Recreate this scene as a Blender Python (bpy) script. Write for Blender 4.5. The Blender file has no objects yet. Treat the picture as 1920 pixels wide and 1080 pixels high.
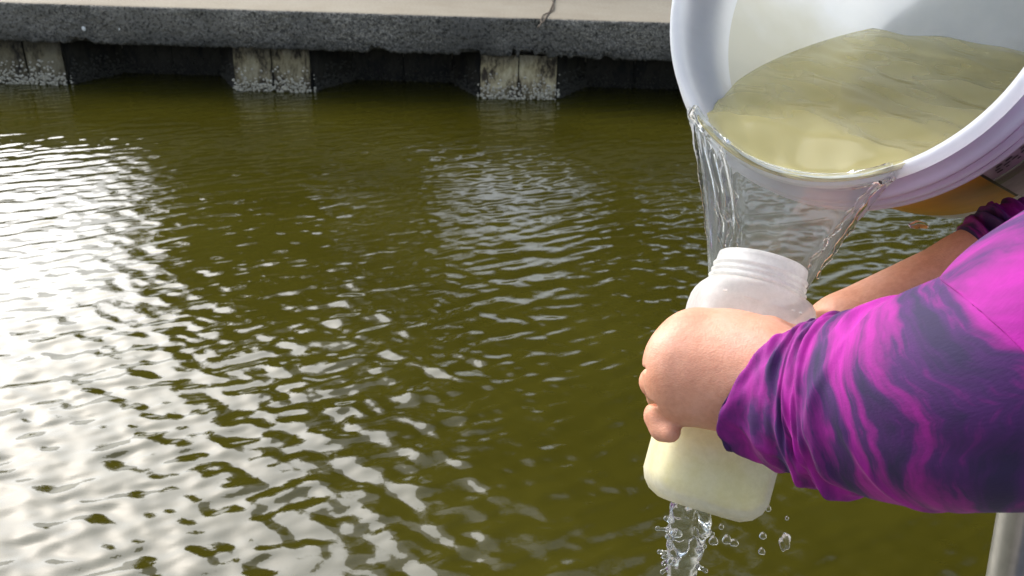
import bpy, bmesh, math, random
import numpy as np
from mathutils import Vector, Matrix
import openvdb

R_ = math.radians
rng = np.random.default_rng(7)
random.seed(7)
sc = bpy.context.scene
COL = sc.collection

# ------------------------------------------------------------------ camera
F_PX = 1663.0
PITCH, ROLL, CAM_H = R_(26), R_(1.75), 1.75
cam_d = bpy.data.cameras.new('camera')
cam = bpy.data.objects.new('camera', cam_d)
COL.objects.link(cam)
cam_d.lens = F_PX / 1920 * 36
cam_d.sensor_width = 36
cam_d.clip_start = .02
cam_d.clip_end = 2000
fw = np.array([0, math.cos(PITCH), -math.sin(PITCH)])
u0 = np.array([0, math.sin(PITCH), math.cos(PITCH)])
r0 = np.array([1., 0, 0])
rt = r0 * math.cos(ROLL) + u0 * math.sin(ROLL)
up = u0 * math.cos(ROLL) - r0 * math.sin(ROLL)
cpos = np.array([0, 0, CAM_H])
cam.matrix_world = Matrix(((rt[0], up[0], -fw[0], 0), (rt[1], up[1], -fw[1], 0), (rt[2], up[2], -fw[2], CAM_H), (0, 0, 0, 1)))
cam_d.dof.use_dof = True
cam_d.dof.focus_distance = .72
cam_d.dof.aperture_fstop = 20
sc.camera = cam

def P(px, py, d):
    """a point of the place, measured off the photograph, at real distance d in front of the lens"""
    return cpos + d * (fw + rt * (px - 960) / F_PX + up * (540 - py) / F_PX)

# ------------------------------------------------------------------ light
SUN_EL, SUN_AZ = R_(41), R_(-47)          # azimuth from +Y towards +X
w = bpy.data.worlds.new('World')
sc.world = w
w.use_nodes = True
wn, wl = w.node_tree.nodes, w.node_tree.links
bg = wn['Background']
sky = wn.new('ShaderNodeTexSky')
sky.sky_type = 'NISHITA'
sky.sun_disc = False
sky.sun_elevation = SUN_EL
sky.sun_rotation = SUN_AZ
sky.dust_density = 3.0
bw = wn.new('ShaderNodeRGBToBW')
mixw = wn.new('ShaderNodeMix')
mixw.data_type = 'RGBA'
mixw.inputs[0].default_value = .45
wl.new(sky.outputs[0], bw.inputs[0])
wl.new(sky.outputs[0], mixw.inputs['A'])
wl.new(bw.outputs[0], mixw.inputs['B'])
wl.new(mixw.outputs['Result'], bg.inputs[0])
bg.inputs[1].default_value = .15
sun_d = bpy.data.lights.new('sun', 'SUN')
sun_d.energy = 1.5
sun_d.angle = R_(53)
sun_d.color = (1, 1, 1)
sun = bpy.data.objects.new('sun', sun_d)
COL.objects.link(sun)
sd = Vector((math.cos(SUN_EL) * math.sin(SUN_AZ), math.cos(SUN_EL) * math.cos(SUN_AZ), math.sin(SUN_EL)))
sun.rotation_euler = sd.to_track_quat('Z', 'Y').to_euler()
sun.location = (-5, 5, 8)
sc.view_settings.view_transform = 'Standard'
sc.view_settings.look = 'None'
sc.view_settings.gamma = 1
sc.view_settings.exposure = 1.05
sc.cycles.max_bounces = 12
sc.cycles.transparent_max_bounces = 12

# ------------------------------------------------------------------ material helpers
class NT:
    def __init__(s, name):
        s.m = bpy.data.materials.new(name)
        s.m.use_nodes = True
        s.n, s.l = s.m.node_tree.nodes, s.m.node_tree.links
        s.b = s.n['Principled BSDF']
        s.out = s.n['Material Output']
        s.tc = s.n.new('ShaderNodeTexCoord')
    def set(s, **k):
        for a, v in k.items():
            s.b.inputs[a.replace('_', ' ')].default_value = v
        return s
    def con(s, o, i): s.l.new(o, i)
    def mapping(s, scale=(1, 1, 1), src='Object', rot=(0, 0, 0)):
        m = s.n.new('ShaderNodeMapping')
        m.inputs['Scale'].default_value = scale
        m.inputs['Rotation'].default_value = rot
        s.con(s.tc.outputs[src], m.inputs[0])
        return m.outputs[0]
    def noise(s, vec, scale, detail=4, rough=.55, dist=0):
        t = s.n.new('ShaderNodeTexNoise')
        s.con(vec, t.inputs['Vector'])
        t.inputs['Scale'].default_value = scale
        t.inputs['Detail'].default_value = detail
        t.inputs['Roughness'].default_value = rough
        t.inputs['Distortion'].default_value = dist
        return t.outputs['Fac']
    def voro(s, vec, scale, out='Distance', feature='F1'):
        t = s.n.new('ShaderNodeTexVoronoi')
        t.feature = feature
        s.con(vec, t.inputs['Vector'])
        t.inputs['Scale'].default_value = scale
        return t.outputs[out]
    def ramp(s, fac, stops, interp='LINEAR'):
        r = s.n.new('ShaderNodeValToRGB')
        r.color_ramp.interpolation = interp
        e = r.color_ramp.elements
        while len(e) < len(stops): e.new(.5)
        for el, (p, c) in zip(e, stops):
            el.position = p
            el.color = (*c, 1) if len(c) == 3 else c
        s.con(fac, r.inputs[0])
        return r.outputs[0]
    def mix(s, a, b, fac, mode='MIX'):
        m = s.n.new('ShaderNodeMix')
        m.data_type = 'RGBA'
        m.blend_type = mode
        for v, i in ((a, m.inputs['A']), (b, m.inputs['B']), (fac, m.inputs[0])):
            if hasattr(v, 'is_linked') or isinstance(v, bpy.types.NodeSocket): s.con(v, i)
            elif isinstance(v, tuple): i.default_value = (*v, 1)
            else: i.default_value = v
        return m.outputs['Result']
    def math(s, op, a, b=0.0, c=0.0):
        m = s.n.new('ShaderNodeMath')
        m.operation = op
        for v, i in ((a, m.inputs[0]), (b, m.inputs[1]), (c, m.inputs[2])):
            if isinstance(v, bpy.types.NodeSocket): s.con(v, i)
            else: i.default_value = v
        return m.outputs[0]
    def color(s, o): s.con(o, s.b.inputs['Base Color']); return s
    def bump(s, h, strength=.3, dist=.01, normal=None):
        b = s.n.new('ShaderNodeBump')
        b.inputs['Strength'].default_value = strength
        b.inputs['Distance'].default_value = dist
        s.con(h, b.inputs['Height'])
        if normal is not None: s.con(normal, b.inputs['Normal'])
        s.con(b.outputs[0], s.b.inputs['Normal'])
        return b.outputs[0]

def simple(name, col, rough=.6, var=.25, scale=20, bump=.2, bd=.004, **k):
    t = NT(name)
    v = t.mapping()
    n = t.noise(v, scale, 5)
    t.color(t.ramp(n, [(.3, tuple(c * (1 - var) for c in col)), (.7, tuple(min(1, c * (1 + var)) for c in col))]))
    t.set(Roughness=rough, **k)
    if bump: t.bump(n, bump, bd)
    return t.m

# water of the canal
def m_canal():
    t = NT('canal_water')
    v = t.mapping()
    n = t.noise(v, .9, 3)
    t.color(t.ramp(n, [(.3, (.039, .0345, .0034)), (.7, (.056, .050, .0062))]))
    t.set(Roughness=.012, IOR=1.47)
    n2 = t.noise(t.mapping((1, 2.2, 1)), 38, 3, .6)
    t.bump(n2, .10, .002)
    return t.m
def m_clear(name='clear_water', tint=(1, 1, 1), rough=0.0):
    t = NT(name)
    t.set(Roughness=rough, IOR=1.33, Transmission_Weight=1.0)
    t.b.inputs['Base Color'].default_value = (*tint, 1)
    return t.m
def m_aerated(name='aerated_water', tw=.90):
    t = NT(name)
    t.set(Roughness=.02, IOR=1.33, Transmission_Weight=tw)
    t.b.inputs['Base Color'].default_value = (.9, .93, .93, 1)
    return t.m
def m_aggregate():
    t = NT('rough_dark_concrete')
    v = t.mapping()
    big = t.noise(v, 1.3, 5, .6)
    base = t.ramp(big, [(.3, (.125, .118, .104)), (.55, (.22, .204, .172)), (.75, (.32, .29, .24))])
    vc = t.voro(v, 105, 'Color')
    sep = t.n.new('ShaderNodeSeparateColor')
    t.con(vc, sep.inputs[0])
    sp = t.ramp(sep.outputs[0], [(.45, (0, 0, 0)), (1.0, (1, 1, 1))])
    patch = t.ramp(t.noise(v, 2.1, 3), [(.38, (.12, .12, .12)), (.62, (.75, .75, .75))])
    m = t.mix(sp, patch, 1.0, 'MULTIPLY')
    bwn = t.n.new('ShaderNodeRGBToBW'); t.con(m, bwn.inputs[0])
    c = t.mix(base, (.60, .55, .45), bwn.outputs[0])
    pits = t.ramp(t.noise(v, 45, 3, .7), [(.36, (.12, .12, .12)), (.50, (1, 1, 1))])
    c = t.mix(c, pits, .9, 'MULTIPLY')
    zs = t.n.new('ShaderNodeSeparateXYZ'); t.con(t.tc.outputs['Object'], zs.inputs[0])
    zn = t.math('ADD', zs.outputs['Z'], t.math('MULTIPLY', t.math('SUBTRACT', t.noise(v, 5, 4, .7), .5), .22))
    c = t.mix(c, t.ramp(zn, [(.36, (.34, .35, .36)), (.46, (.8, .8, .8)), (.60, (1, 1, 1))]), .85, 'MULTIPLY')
    t.color(c)
    t.set(Roughness=.85)
    t.bump(t.voro(v, 105), .9, .01)
    return t.m
def m_deck():
    t = NT('sandy_concrete')
    v = t.mapping()
    n = t.noise(v, 1.1, 6, .6)
    n2 = t.noise(v, 60, 4, .7)
    c = t.ramp(n, [(.3, (.31, .265, .195)), (.5, (.37, .325, .245)), (.7, (.41, .37, .29))])
    c = t.mix(c, t.ramp(n2, [(.35, (.62, .6, .58)), (.6, (1, 1, 1))]), .6, 'MULTIPLY')
    t.color(c)
    t.set(Roughness=.9)
    t.bump(n2, .4, .004)
    return t.m
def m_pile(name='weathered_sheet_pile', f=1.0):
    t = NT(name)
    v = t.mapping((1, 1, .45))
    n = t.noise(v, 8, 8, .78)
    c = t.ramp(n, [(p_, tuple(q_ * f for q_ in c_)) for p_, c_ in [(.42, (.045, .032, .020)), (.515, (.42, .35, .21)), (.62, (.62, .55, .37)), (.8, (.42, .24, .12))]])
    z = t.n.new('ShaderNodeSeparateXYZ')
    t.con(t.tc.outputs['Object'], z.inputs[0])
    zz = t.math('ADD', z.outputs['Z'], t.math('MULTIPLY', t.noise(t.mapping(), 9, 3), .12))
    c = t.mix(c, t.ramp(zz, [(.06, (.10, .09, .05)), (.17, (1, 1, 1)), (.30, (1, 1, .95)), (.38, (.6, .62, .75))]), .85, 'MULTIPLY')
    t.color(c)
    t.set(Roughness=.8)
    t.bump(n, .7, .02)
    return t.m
def m_fabric():
    t = NT('tie_dye_knit')
    uv = 'UV'
    warp = t.noise(t.mapping((1, 1, 1), uv), 2.6, 3)
    sep = t.n.new('ShaderNodeSeparateXYZ'); t.con(t.tc.outputs[uv], sep.inputs[0])
    # streaks run round the arm, then slant towards the elbow
    x = t.math('ADD', sep.outputs[0], t.math('MULTIPLY', t.math('SUBTRACT', warp, .5), .035))
    x = t.math('ADD', x, t.math('MULTIPLY', sep.outputs[1], t.math('MULTIPLY', sep.outputs[0], -.24)))
    def streak(sx, sy, off, det, rg_):
        c_ = t.n.new('ShaderNodeCombineXYZ')
        t.con(t.math('MULTIPLY', x, sx), c_.inputs[0]); t.con(t.math('MULTIPLY', sep.outputs[1], sy), c_.inputs[1]); c_.inputs[2].default_value = off
        return t.noise(c_.outputs[0], 1.0, det, rg_, .15)
    n = t.math('ADD', t.math('MULTIPLY', streak(26, 1.3, 2.1, 4, .55), .66), t.math('MULTIPLY', streak(80, 2.4, 8.1, 5, .62), .34))
    c = t.ramp(n, [(.405, (.022, .010, .060)), (.46, (.060, .008, .105)), (.495, (.19, .005, .17)),
                   (.55, (.33, .004, .25)), (.63, (.47, .006, .34)), (.75, (.58, .025, .44))])
    mot = t.noise(t.mapping((160, 22, 1), uv), 1.0, 3, .7)
    c = t.mix(c, t.ramp(mot, [(.3, (.70, .64, .72)), (.6, (1, 1, 1))]), .35, 'MULTIPLY')
    t.color(c)
    t.set(Roughness=.78, Sheen_Weight=.06, Sheen_Roughness=.4)
    wv = t.noise(t.mapping((420, 120, 1), uv), 1.0, 2, .6)
    t.bump(wv, .22, .0008)
    return t.m
def m_skin():
    t = NT('skin')
    v = t.mapping()
    n = t.noise(v, 22, 4, .6)
    c = t.ramp(n, [(.3, (.62, .275, .165)), (.5, (.74, .36, .23)), (.72, (.79, .42, .30))])
    f = t.noise(v, 240, 3, .7)
    c = t.mix(c, t.ramp(f, [(.3, (.84, .76, .74)), (.6, (1, 1, 1))]), .6, 'MULTIPLY')
    t.color(c)
    t.set(Roughness=.48, Subsurface_Weight=.18, Subsurface_Scale=.012)
    t.b.inputs['Subsurface Radius'].default_value = (1, .35, .2)
    a = t.math('ADD', t.noise(v, 90, 4, .7), t.math('MULTIPLY', t.voro(t.mapping((1, 1, 1.6)), 620), .5))
    t.bump(a, .24, .0014)
    return t.m
def m_hdpe():
    t = NT('milky_plastic')
    v = t.mapping()
    n = t.noise(v, 60, 3, .6)
    t.color(t.ramp(n, [(.3, (.90, .91, .90)), (.7, (.95, .955, .945))]))
    t.set(Roughness=.32, IOR=1.5)
    bn = t.bump(n, .12, .002)
    tr = t.n.new('ShaderNodeBsdfTranslucent'); tr.inputs[0].default_value = (.96, .96, .93, 1)
    tp = t.n.new('ShaderNodeBsdfTransparent'); tp.inputs[0].default_value = (.95, .95, .92, 1)
    m1 = t.n.new('ShaderNodeMixShader'); m1.inputs[0].default_value = .5
    m2 = t.n.new('ShaderNodeMixShader')
    cl = t.n.new('ShaderNodeRGBToBW'); t.con(t.ramp(t.noise(v, 32, 6, .7), [(.35, (.16, .16, .16)), (.62, (.40, .40, .40))]), cl.inputs[0]); t.con(cl.outputs[0], m2.inputs[0])
    t.con(t.b.outputs[0], m1.inputs[1]); t.con(tr.outputs[0], m1.inputs[2])
    t.con(m1.outputs[0], m2.inputs[1]); t.con(tp.outputs[0], m2.inputs[2])
    t.con(m2.outputs[0], t.out.inputs[0])
    return t.m
def m_bucket(inner=False, solid=False):
    t = NT('bucket_inside' if inner else 'thick_bucket_plastic' if solid else 'white_bucket_plastic')
    v = t.mapping()
    n = t.noise(t.mapping((1, 1, .2)), 26, 4, .6)
    c = t.ramp(n, [(.3, (.58, .60, .63) if solid else (.82, .85, .88)), (.7, (.66, .68, .71) if solid else (.90, .92, .94))])
    if inner:
        # tide-mark of olive water left on the wall, in the bucket's own coordinates
        a = t.n.new('ShaderNodeSeparateXYZ'); t.con(t.tc.outputs['Object'], a.inputs[0])
        edge = t.math('ADD', t.math('MULTIPLY', t.noise(t.mapping((1, 1, .35)), 22, 3, .5), .10), a.outputs['X'])
        wet = t.ramp(edge, [(.0, (0, 0, 0)), (.06, (.8, .8, .8))])
        dep = t.ramp(a.outputs['Z'], [(.0, (1, 1, 1)), (1.0, (1, 1, 1))])
        bwn = t.n.new('ShaderNodeRGBToBW'); t.con(wet, bwn.inputs[0])
        far = t.math('GREATER_THAN', t.math('MULTIPLY', a.outputs['Z'], -1), .09)
        c = t.mix(c, (.60, .58, .42), t.math('MULTIPLY', t.math('MULTIPLY', bwn.outputs[0], far), .75))
    t.color(c)
    t.set(Roughness=.33)
    t.bump(t.noise(v, 30, 3), .08, .003)
    tr = t.n.new('ShaderNodeBsdfTranslucent'); t.con(c, tr.inputs[0])
    m1 = t.n.new('ShaderNodeMixShader'); m1.inputs[0].default_value = 0.0 if solid else .55
    t.con(t.b.outputs[0], m1.inputs[1]); t.con(tr.outputs[0], m1.inputs[2]); t.con(m1.outputs[0], t.out.inputs[0])
    return t.m
def m_bucket_water():
    """shallow murky canal water: partly seen through to the plastic, partly silt scattering light back"""
    t = NT('murky_bucket_water')
    t.color(t.ramp(t.noise(t.mapping((1, 1, 1)), 9, 3), [(.35, (.60, .53, .22)), (.65, (.76, .70, .38))]))
    t.set(Roughness=.12, IOR=1.33)
    tp = t.n.new('ShaderNodeBsdfTransparent'); tp.inputs[0].default_value = (1, 1, .97, 1)
    mx = t.n.new('ShaderNodeMixShader'); mx.inputs[0].default_value = .55
    va = t.n.new('ShaderNodeVolumeAbsorption'); va.inputs[0].default_value = (.80, .70, .17, 1); va.inputs[1].default_value = 6.0
    t.con(va.outputs[0], t.out.inputs['Volume'])
    t.con(t.b.outputs[0], mx.inputs[1]); t.con(tp.outputs[0], mx.inputs[2])
    t.con(mx.outputs[0], t.out.inputs['Surface'])
    return t.m
def m_leaf():
    t = NT('leaves')
    n = t.noise(t.mapping(), 1.2, 3)
    t.color(t.ramp(n, [(.3, (.022, .035, .008)), (.7, (.055, .075, .016))]))
    t.set(Roughness=.6)
    return t.m

M = dict(
    canal=m_canal(), clear=m_clear(), aerated=m_aerated(), splash=m_aerated('splashing_water', .965), agg=m_aggregate(), deck=m_deck(), pile=m_pile(), pile_dim=m_pile('darker_sheet_pile', .34), pile_mid=m_pile('stained_sheet_pile', .62), pile_shade=m_pile('shade_black_sheet_pile', .045), barnacle_dark=simple('shade_dark_barnacle', (.045, .042, .032), .8, .6, 60, .5, .004), fabric=m_fabric(), skin=m_skin(),  # blackest pile and dark barnacle copies hold the shade of the bays as colour
    hdpe=m_hdpe(), bucket=m_bucket(), bucket_in=m_bucket(True), bucket_solid=m_bucket(False, True), bwater=m_bucket_water(), leaf=m_leaf(),
    bark=simple('bark', (.09, .065, .045), .9, .4, 12, .8, .02),
    grass_ground=simple('grassy_ground', (.07, .09, .03), .95, .5, 3, .6, .03),
    barnacle=simple('barnacle_shell', (.56, .52, .42), .8, .55, 60, .5, .004),
    shell=simple('white_shell', (.85, .84, .8), .5, .05, 40, .1),
    stem=simple('dry_stem', (.12, .09, .06), .8, .3, 40, .2),
    plank=simple('grey_dock_plank', (.24, .21, .18), .85, .35, 9, .6, .006),
    alu=simple('dull_aluminium', (.50, .49, .45), .32, .12, 30, .25, .002, Metallic=.75),
    yellow=simple('ochre_label', (.55, .30, .015), .45, .12, 30, .05),
    label=simple('grey_label', (.42, .41, .39), .5, .15, 60, .05),
    print_=simple('black_print', (.03, .028, .028), .5, .2, 60, 0),
    green=simple('green_label_band', (.30, .38, .22), .5, .12, 60, .05),
    contents=simple('pale_yellow_sample_water', (.88, .74, .10), .2, .10, 35, .15, .003),
    trousers=simple('navy_trousers', (.03, .04, .075), .85, .3, 40, .3),
    shoe=simple('dark_shoe', (.04, .04, .04), .6, .2, 40, .2),
    hair=simple('dark_hair', (.03, .02, .014), .5, .4, 120, .7, .004),
    eye=simple('eye_white', (.7, .68, .65), .2, .05, 40, 0),
    iris=simple('brown_iris', (.05, .025, .012), .15, .1, 40, 0),
)

# ------------------------------------------------------------------ object helpers
def tag(o, label=None, cat=None, group=None, kind=None):
    if label: o['label'] = label
    if cat: o['category'] = cat
    if group: o['group'] = group
    if kind: o['kind'] = kind
    return o
def empty(name, loc=(0, 0, 0)):
    o = bpy.data.objects.new(name, None)
    COL.objects.link(o)
    o.location = loc
    o.empty_display_size = .1
    return o
def place(o, parent):
    if parent is not None:
        bpy.context.view_layer.update()
        o.parent = parent
        o.matrix_parent_inverse = Matrix.Translation(parent.location).inverted() if parent.matrix_world.is_identity else parent.matrix_world.inverted()
    return o
def mesh_np(name, verts, faces, mat, parent=None, smooth=True, uv=None):
    """faces: (n,4) or (n,3) int array, world coordinates"""
    verts = np.asarray(verts, np.float32)
    faces = np.asarray(faces, np.int32)
    me = bpy.data.meshes.new(name)
    k = faces.shape[1]
    me.vertices.add(len(verts)); me.vertices.foreach_set('co', verts.ravel())
    me.loops.add(faces.size); me.loops.foreach_set('vertex_index', faces.ravel())
    me.polygons.add(len(faces))
    me.polygons.foreach_set('loop_start', np.arange(0, faces.size, k, dtype=np.int32))
    me.update(calc_edges=True)
    me.validate()
    if smooth: me.polygons.foreach_set('use_smooth', [True] * len(me.polygons))
    if uv is not None:
        l = me.uv_layers.new(name='UVMap')
        idx = np.empty(len(me.loops), np.int32); me.loops.foreach_get('vertex_index', idx)
        l.data.foreach_set('uv', np.asarray(uv, np.float32)[idx].ravel())
    me.materials.append(mat)
    o = bpy.data.objects.new(name, me)
    COL.objects.link(o)
    return place(o, parent)
def bm_obj(name, bm, mat, parent=None, smooth=False):
    bmesh.ops.recalc_face_normals(bm, faces=bm.faces)
    me = bpy.data.meshes.new(name)
    bm.to_mesh(me); bm.free()
    if smooth: me.polygons.foreach_set('use_smooth', [True] * len(me.polygons))
    me.materials.append(mat)
    o = bpy.data.objects.new(name, me)
    COL.objects.link(o)
    return place(o, parent)
def box(bm, lo, hi, bev=0):
    v = [bm.verts.new((x, y, z)) for x in (lo[0], hi[0]) for y in (lo[1], hi[1]) for z in (lo[2], hi[2])]
    fs = [bm.faces.new([v[i] for i in f]) for f in ((0, 1, 3, 2), (4, 6, 7, 5), (0, 4, 5, 1), (2, 3, 7, 6), (0, 2, 6, 4), (1, 5, 7, 3))]
    if bev:
        es = list({e for f in fs for e in f.edges})
        bmesh.ops.bevel(bm, geom=es, offset=bev, segments=2, affect='EDGES')
def grid_faces(nu, nv, wrap_v=False):
    """vertex (i,j) at i*nv+j"""
    i = np.arange(nu - 1)[:, None]
    j = np.arange(nv if wrap_v else nv - 1)[None]
    j2 = (j + 1) % nv
    return np.stack([i * nv + j, i * nv + j2, (i + 1) * nv + j2, (i + 1) * nv + j], -1).reshape(-1, 4)
def frames(path):
    """parallel-transport frames along a polyline (n,3)"""
    t = np.gradient(path, axis=0)
    t /= np.linalg.norm(t, axis=1)[:, None]
    n = np.cross(t[0], (0, 0, 1.)); n /= np.linalg.norm(n)
    N = [n]
    for k in range(1, len(t)):
        n = N[-1] - t[k] * (N[-1] @ t[k]); n /= np.linalg.norm(n); N.append(n)
    N = np.array(N)
    return t, N, np.cross(t, N)
def spline(pts, n):
    """Catmull-Rom through rows of pts"""
    pts = np.asarray(pts, float)
    q = np.vstack([2 * pts[0] - pts[1], pts, 2 * pts[-1] - pts[-2]])
    out = []
    s = np.linspace(0, len(pts) - 1, n)
    for x in s:
        i = min(int(x), len(pts) - 2); f = x - i
        a, b, c, d = q[i:i + 4]
        out.append(.5 * ((2 * b) + (-a + c) * f + (2 * a - 5 * b + 4 * c - d) * f * f + (-a + 3 * b - 3 * c + d) * f ** 3))
    return np.array(out)
def tube(name, pts, rad, mat, parent=None, seg=10, n=40):
    pr = spline(np.column_stack([np.asarray(pts, float), np.broadcast_to(rad, len(pts))]), n)
    p, r = pr[:, :3], pr[:, 3]
    t, N, B = frames(p)
    a = np.linspace(0, 2 * np.pi, seg, endpoint=False)
    V = p[:, None] + r[:, None, None] * (np.cos(a)[None, :, None] * N[:, None] + np.sin(a)[None, :, None] * B[:, None])
    V = V.reshape(-1, 3)
    f = grid_faces(n, seg, True)
    c0, c1 = len(V), len(V) + 1
    V = np.vstack([V, p[:1], p[-1:]])
    j = np.arange(seg); j2 = (j + 1) % seg
    caps = np.vstack([np.stack([np.full(seg, c0), j2, j, j], -1), np.stack([np.full(seg, c1), (n - 1) * seg + j, (n - 1) * seg + j2, (n - 1) * seg + j2], -1)])
    me = bpy.data.meshes.new(name)
    me.from_pydata(V.tolist(), [], f.tolist() + [c[:3].tolist() for c in caps])
    me.update()
    me.polygons.foreach_set('use_smooth', [True] * len(me.polygons))
    me.materials.append(mat)
    o = bpy.data.objects.new(name, me); COL.objects.link(o)
    return place(o, parent)

class Field:
    """signed-distance field turned into one smooth mesh"""
    def __init__(s, lo, hi, h):
        s.lo = np.asarray(lo, float); s.h = h
        n = np.ceil((np.asarray(hi, float) - s.lo) / h).astype(int) + 1
        ax = [(s.lo[i] + h * np.arange(n[i])).astype(np.float32) for i in range(3)]
        s.X, s.Y, s.Z = np.meshgrid(*ax, indexing='ij', sparse=True)
        s.d = np.full(n, 1.0, np.float32)
    def smin(s, d, k, sl=None):
        sl = sl or (slice(None),) * 3
        cur = s.d[sl]
        if k <= 0: s.d[sl] = np.minimum(cur, d); return
        hh = np.clip(.5 + .5 * (cur - d) / k, 0, 1)
        s.d[sl] = cur * (1 - hh) + d * hh - k * hh * (1 - hh)
    def cap(s, a, b, ra, rb, k=.01):
        a, b = np.asarray(a, float), np.asarray(b, float)
        m = max(ra, rb) + 1.2 * k + 5 * s.h                       # only the cells near the capsule
        i0 = np.maximum(np.floor((np.minimum(a, b) - m - s.lo) / s.h).astype(int), 0)
        i1 = np.minimum(np.ceil((np.maximum(a, b) + m - s.lo) / s.h).astype(int) + 1, s.d.shape)
        if (i1 <= i0).any(): return
        sl = tuple(slice(p, q) for p, q in zip(i0, i1))
        ba = (b - a).astype(np.float32); L = np.float32(max(float(ba @ ba), 1e-9))
        x, y, z = s.X[sl[0]] - np.float32(a[0]), s.Y[:, sl[1]] - np.float32(a[1]), s.Z[:, :, sl[2]] - np.float32(a[2])
        h = np.clip((x * ba[0] + y * ba[1] + z * ba[2]) / L, 0, 1)
        d = np.sqrt((x - h * ba[0]) ** 2 + (y - h * ba[1]) ** 2 + (z - h * ba[2]) ** 2) - (np.float32(ra) + np.float32(rb - ra) * h)
        s.smin(d, k, sl)
    def ell(s, c, axes, rad, k=.01, cut=False):
        """axes: 3x3 rows, rad: 3 radii"""
        c = np.asarray(c, float); A = np.asarray(axes, float)
        x, y, z = s.X - c[0], s.Y - c[1], s.Z - c[2]
        q = sum(((x * A[i][0] + y * A[i][1] + z * A[i][2]) / rad[i]) ** 2 for i in range(3))
        d = (np.sqrt(q) - 1) * min(rad)
        if cut: s.d = np.maximum(s.d, -d).astype(np.float32)
        else: s.smin(d, k)
    def chain(s, pts, rads, k=.006):
        for i in range(len(pts) - 1): s.cap(pts[i], pts[i + 1], rads[i], rads[i + 1], k)
    def mesh(s):
        g = openvdb.FloatGrid(1.0)
        d = s.d.copy()
        for sl in ((0,), (-1,)):
            d[sl[0], :, :] = 1; d[:, sl[0], :] = 1; d[:, :, sl[0]] = 1
        d = np.clip(d, -4 * s.h, 4 * s.h)
        g.copyFromArray(d)
        pts, quads = g.convertToQuads(0.0)
        pts = pts * s.h + s.lo
        quads = np.asarray(quads, np.int64)
        a, b, c = pts[quads[:, 0]], pts[quads[:, 1]], pts[quads[:, 2]]
        if np.einsum('ij,ij->i', a, np.cross(b, c)).sum() < 0: quads = quads[:, ::-1]
        return pts, quads
def relax(v, q, it=3, f=.5):
    e = np.vstack([q[:, [0, 1]], q[:, [1, 2]], q[:, [2, 3]], q[:, [3, 0]]])
    e = np.vstack([e, e[:, ::-1]])
    cnt = np.bincount(e[:, 0], minlength=len(v))[:, None].clip(1)
    for _ in range(it):
        s = np.stack([np.bincount(e[:, 0], weights=v[e[:, 1], k], minlength=len(v)) for k in range(3)], -1)
        v = v * (1 - f) + s / cnt * f
    return v
def join_np(parts):
    V, Q, o = [], [], 0
    for v, q in parts:
        V.append(v); Q.append(q + o); o += len(v)
    return np.vstack(V), np.vstack(Q)

# ================================================================== SETTING
WALL_Y = 7.0
CAP_T, CAP_B = .634, .337
# ---- canal water: one sheet, fine ripples where they can be seen
def axis(lo, a, b, hi, step, grow=1.12):
    mid = list(np.arange(a, b, step))
    r = [mid[-1]]; d = step
    while r[-1] < hi: d *= grow; r.append(r[-1] + d)
    l = [mid[0]]; d = step
    while l[-1] > lo: d *= grow; l.append(l[-1] - d)
    return np.array(l[:0:-1] + mid + r[1:])
xs = axis(-400, -4.6, 3.6, 400, .0110)
ys = axis(-300, 1.55, 7.3, 7.9, .0095)
ys = ys[ys < 7.9]
X, Y = np.meshgrid(xs.astype(np.float32), ys.astype(np.float32), indexing='ij')
sx = np.gradient(xs)[:, None]; sy = np.gradient(ys)[None]
Zw = np.zeros_like(X)
NW = 130
lam = np.exp(rng.uniform(np.log(.030), np.log(.20), NW))
near = rng.random(NW) < .38
th = np.where(near, R_(62) + rng.normal(size=NW) * R_(34), R_(120) + rng.normal(size=NW) * R_(15))
ph = rng.uniform(0, 2 * np.pi, NW)
SLOPE = .136
# gusts: long patches where the ripple is stronger or weaker
gust = 1 + .35 * np.sin(X * 1.3 + .6 * np.sin(Y * .9)) * np.sin(Y * 1.7 + 1) 
bx_ = .35 + .65 / (1 + np.exp((Y - 3.4 + .25 * X) * 1.6))        # the cross ripple dies out towards the seawall
for l_, t_, p_, nr_ in zip(lam, th, ph, near):
    k = 2 * np.pi / l_
    A = SLOPE * math.sqrt(2 / NW) / k * (1.1 if l_ > .09 else .95)
    kx, ky = k * math.cos(t_), k * math.sin(t_)
    fade = np.clip((l_ / (2.9 * np.maximum(sx, sy))) - 1, 0, 1)
    a_ = kx * X + ky * Y + p_
    Zw += A * fade * np.sin(a_ + .35 * np.sin(a_)) * (bx_ * 1.25 if nr_ else 1.0)
Zw *= gust * (.64 + .34 / (1 + np.exp((Y - 3.6) * 1.5)))
V = np.stack([X, Y, Zw], -1).reshape(-1, 3)
water = mesh_np('canal_water', V, grid_faces(len(xs), len(ys))[:, ::-1], M['canal'])
tag(water, kind='structure')
bm = bmesh.new()
box(bm, (-400, -300, -3.2), (400, 7.9, -3.0))
tag(bm_obj('canal_bed', bm, M['grass_ground']), kind='structure')

# ---- pavement and land behind the seawall
bm = bmesh.new()
box(bm, (-30, WALL_Y + .55, .2), (30, WALL_Y + 3.2, CAP_T - .004))
tag(bm_obj('pavement', bm, M['deck']), kind='structure')
xg = np.linspace(-400, 400, 81); yg = np.concatenate([np.linspace(WALL_Y + 3.2, 40, 30), np.linspace(45, 600, 30)])
XX, YY = np.meshgrid(xg, yg, indexing='ij')
ZZ = CAP_T - .03 + .05 * np.sin(XX * .6) * np.sin(YY * .5)
mesh_np('ground', np.stack([XX, YY, ZZ], -1).reshape(-1, 3), grid_faces(81, 60)[:, ::-1], M['grass_ground'])['kind'] = 'structure'

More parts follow.
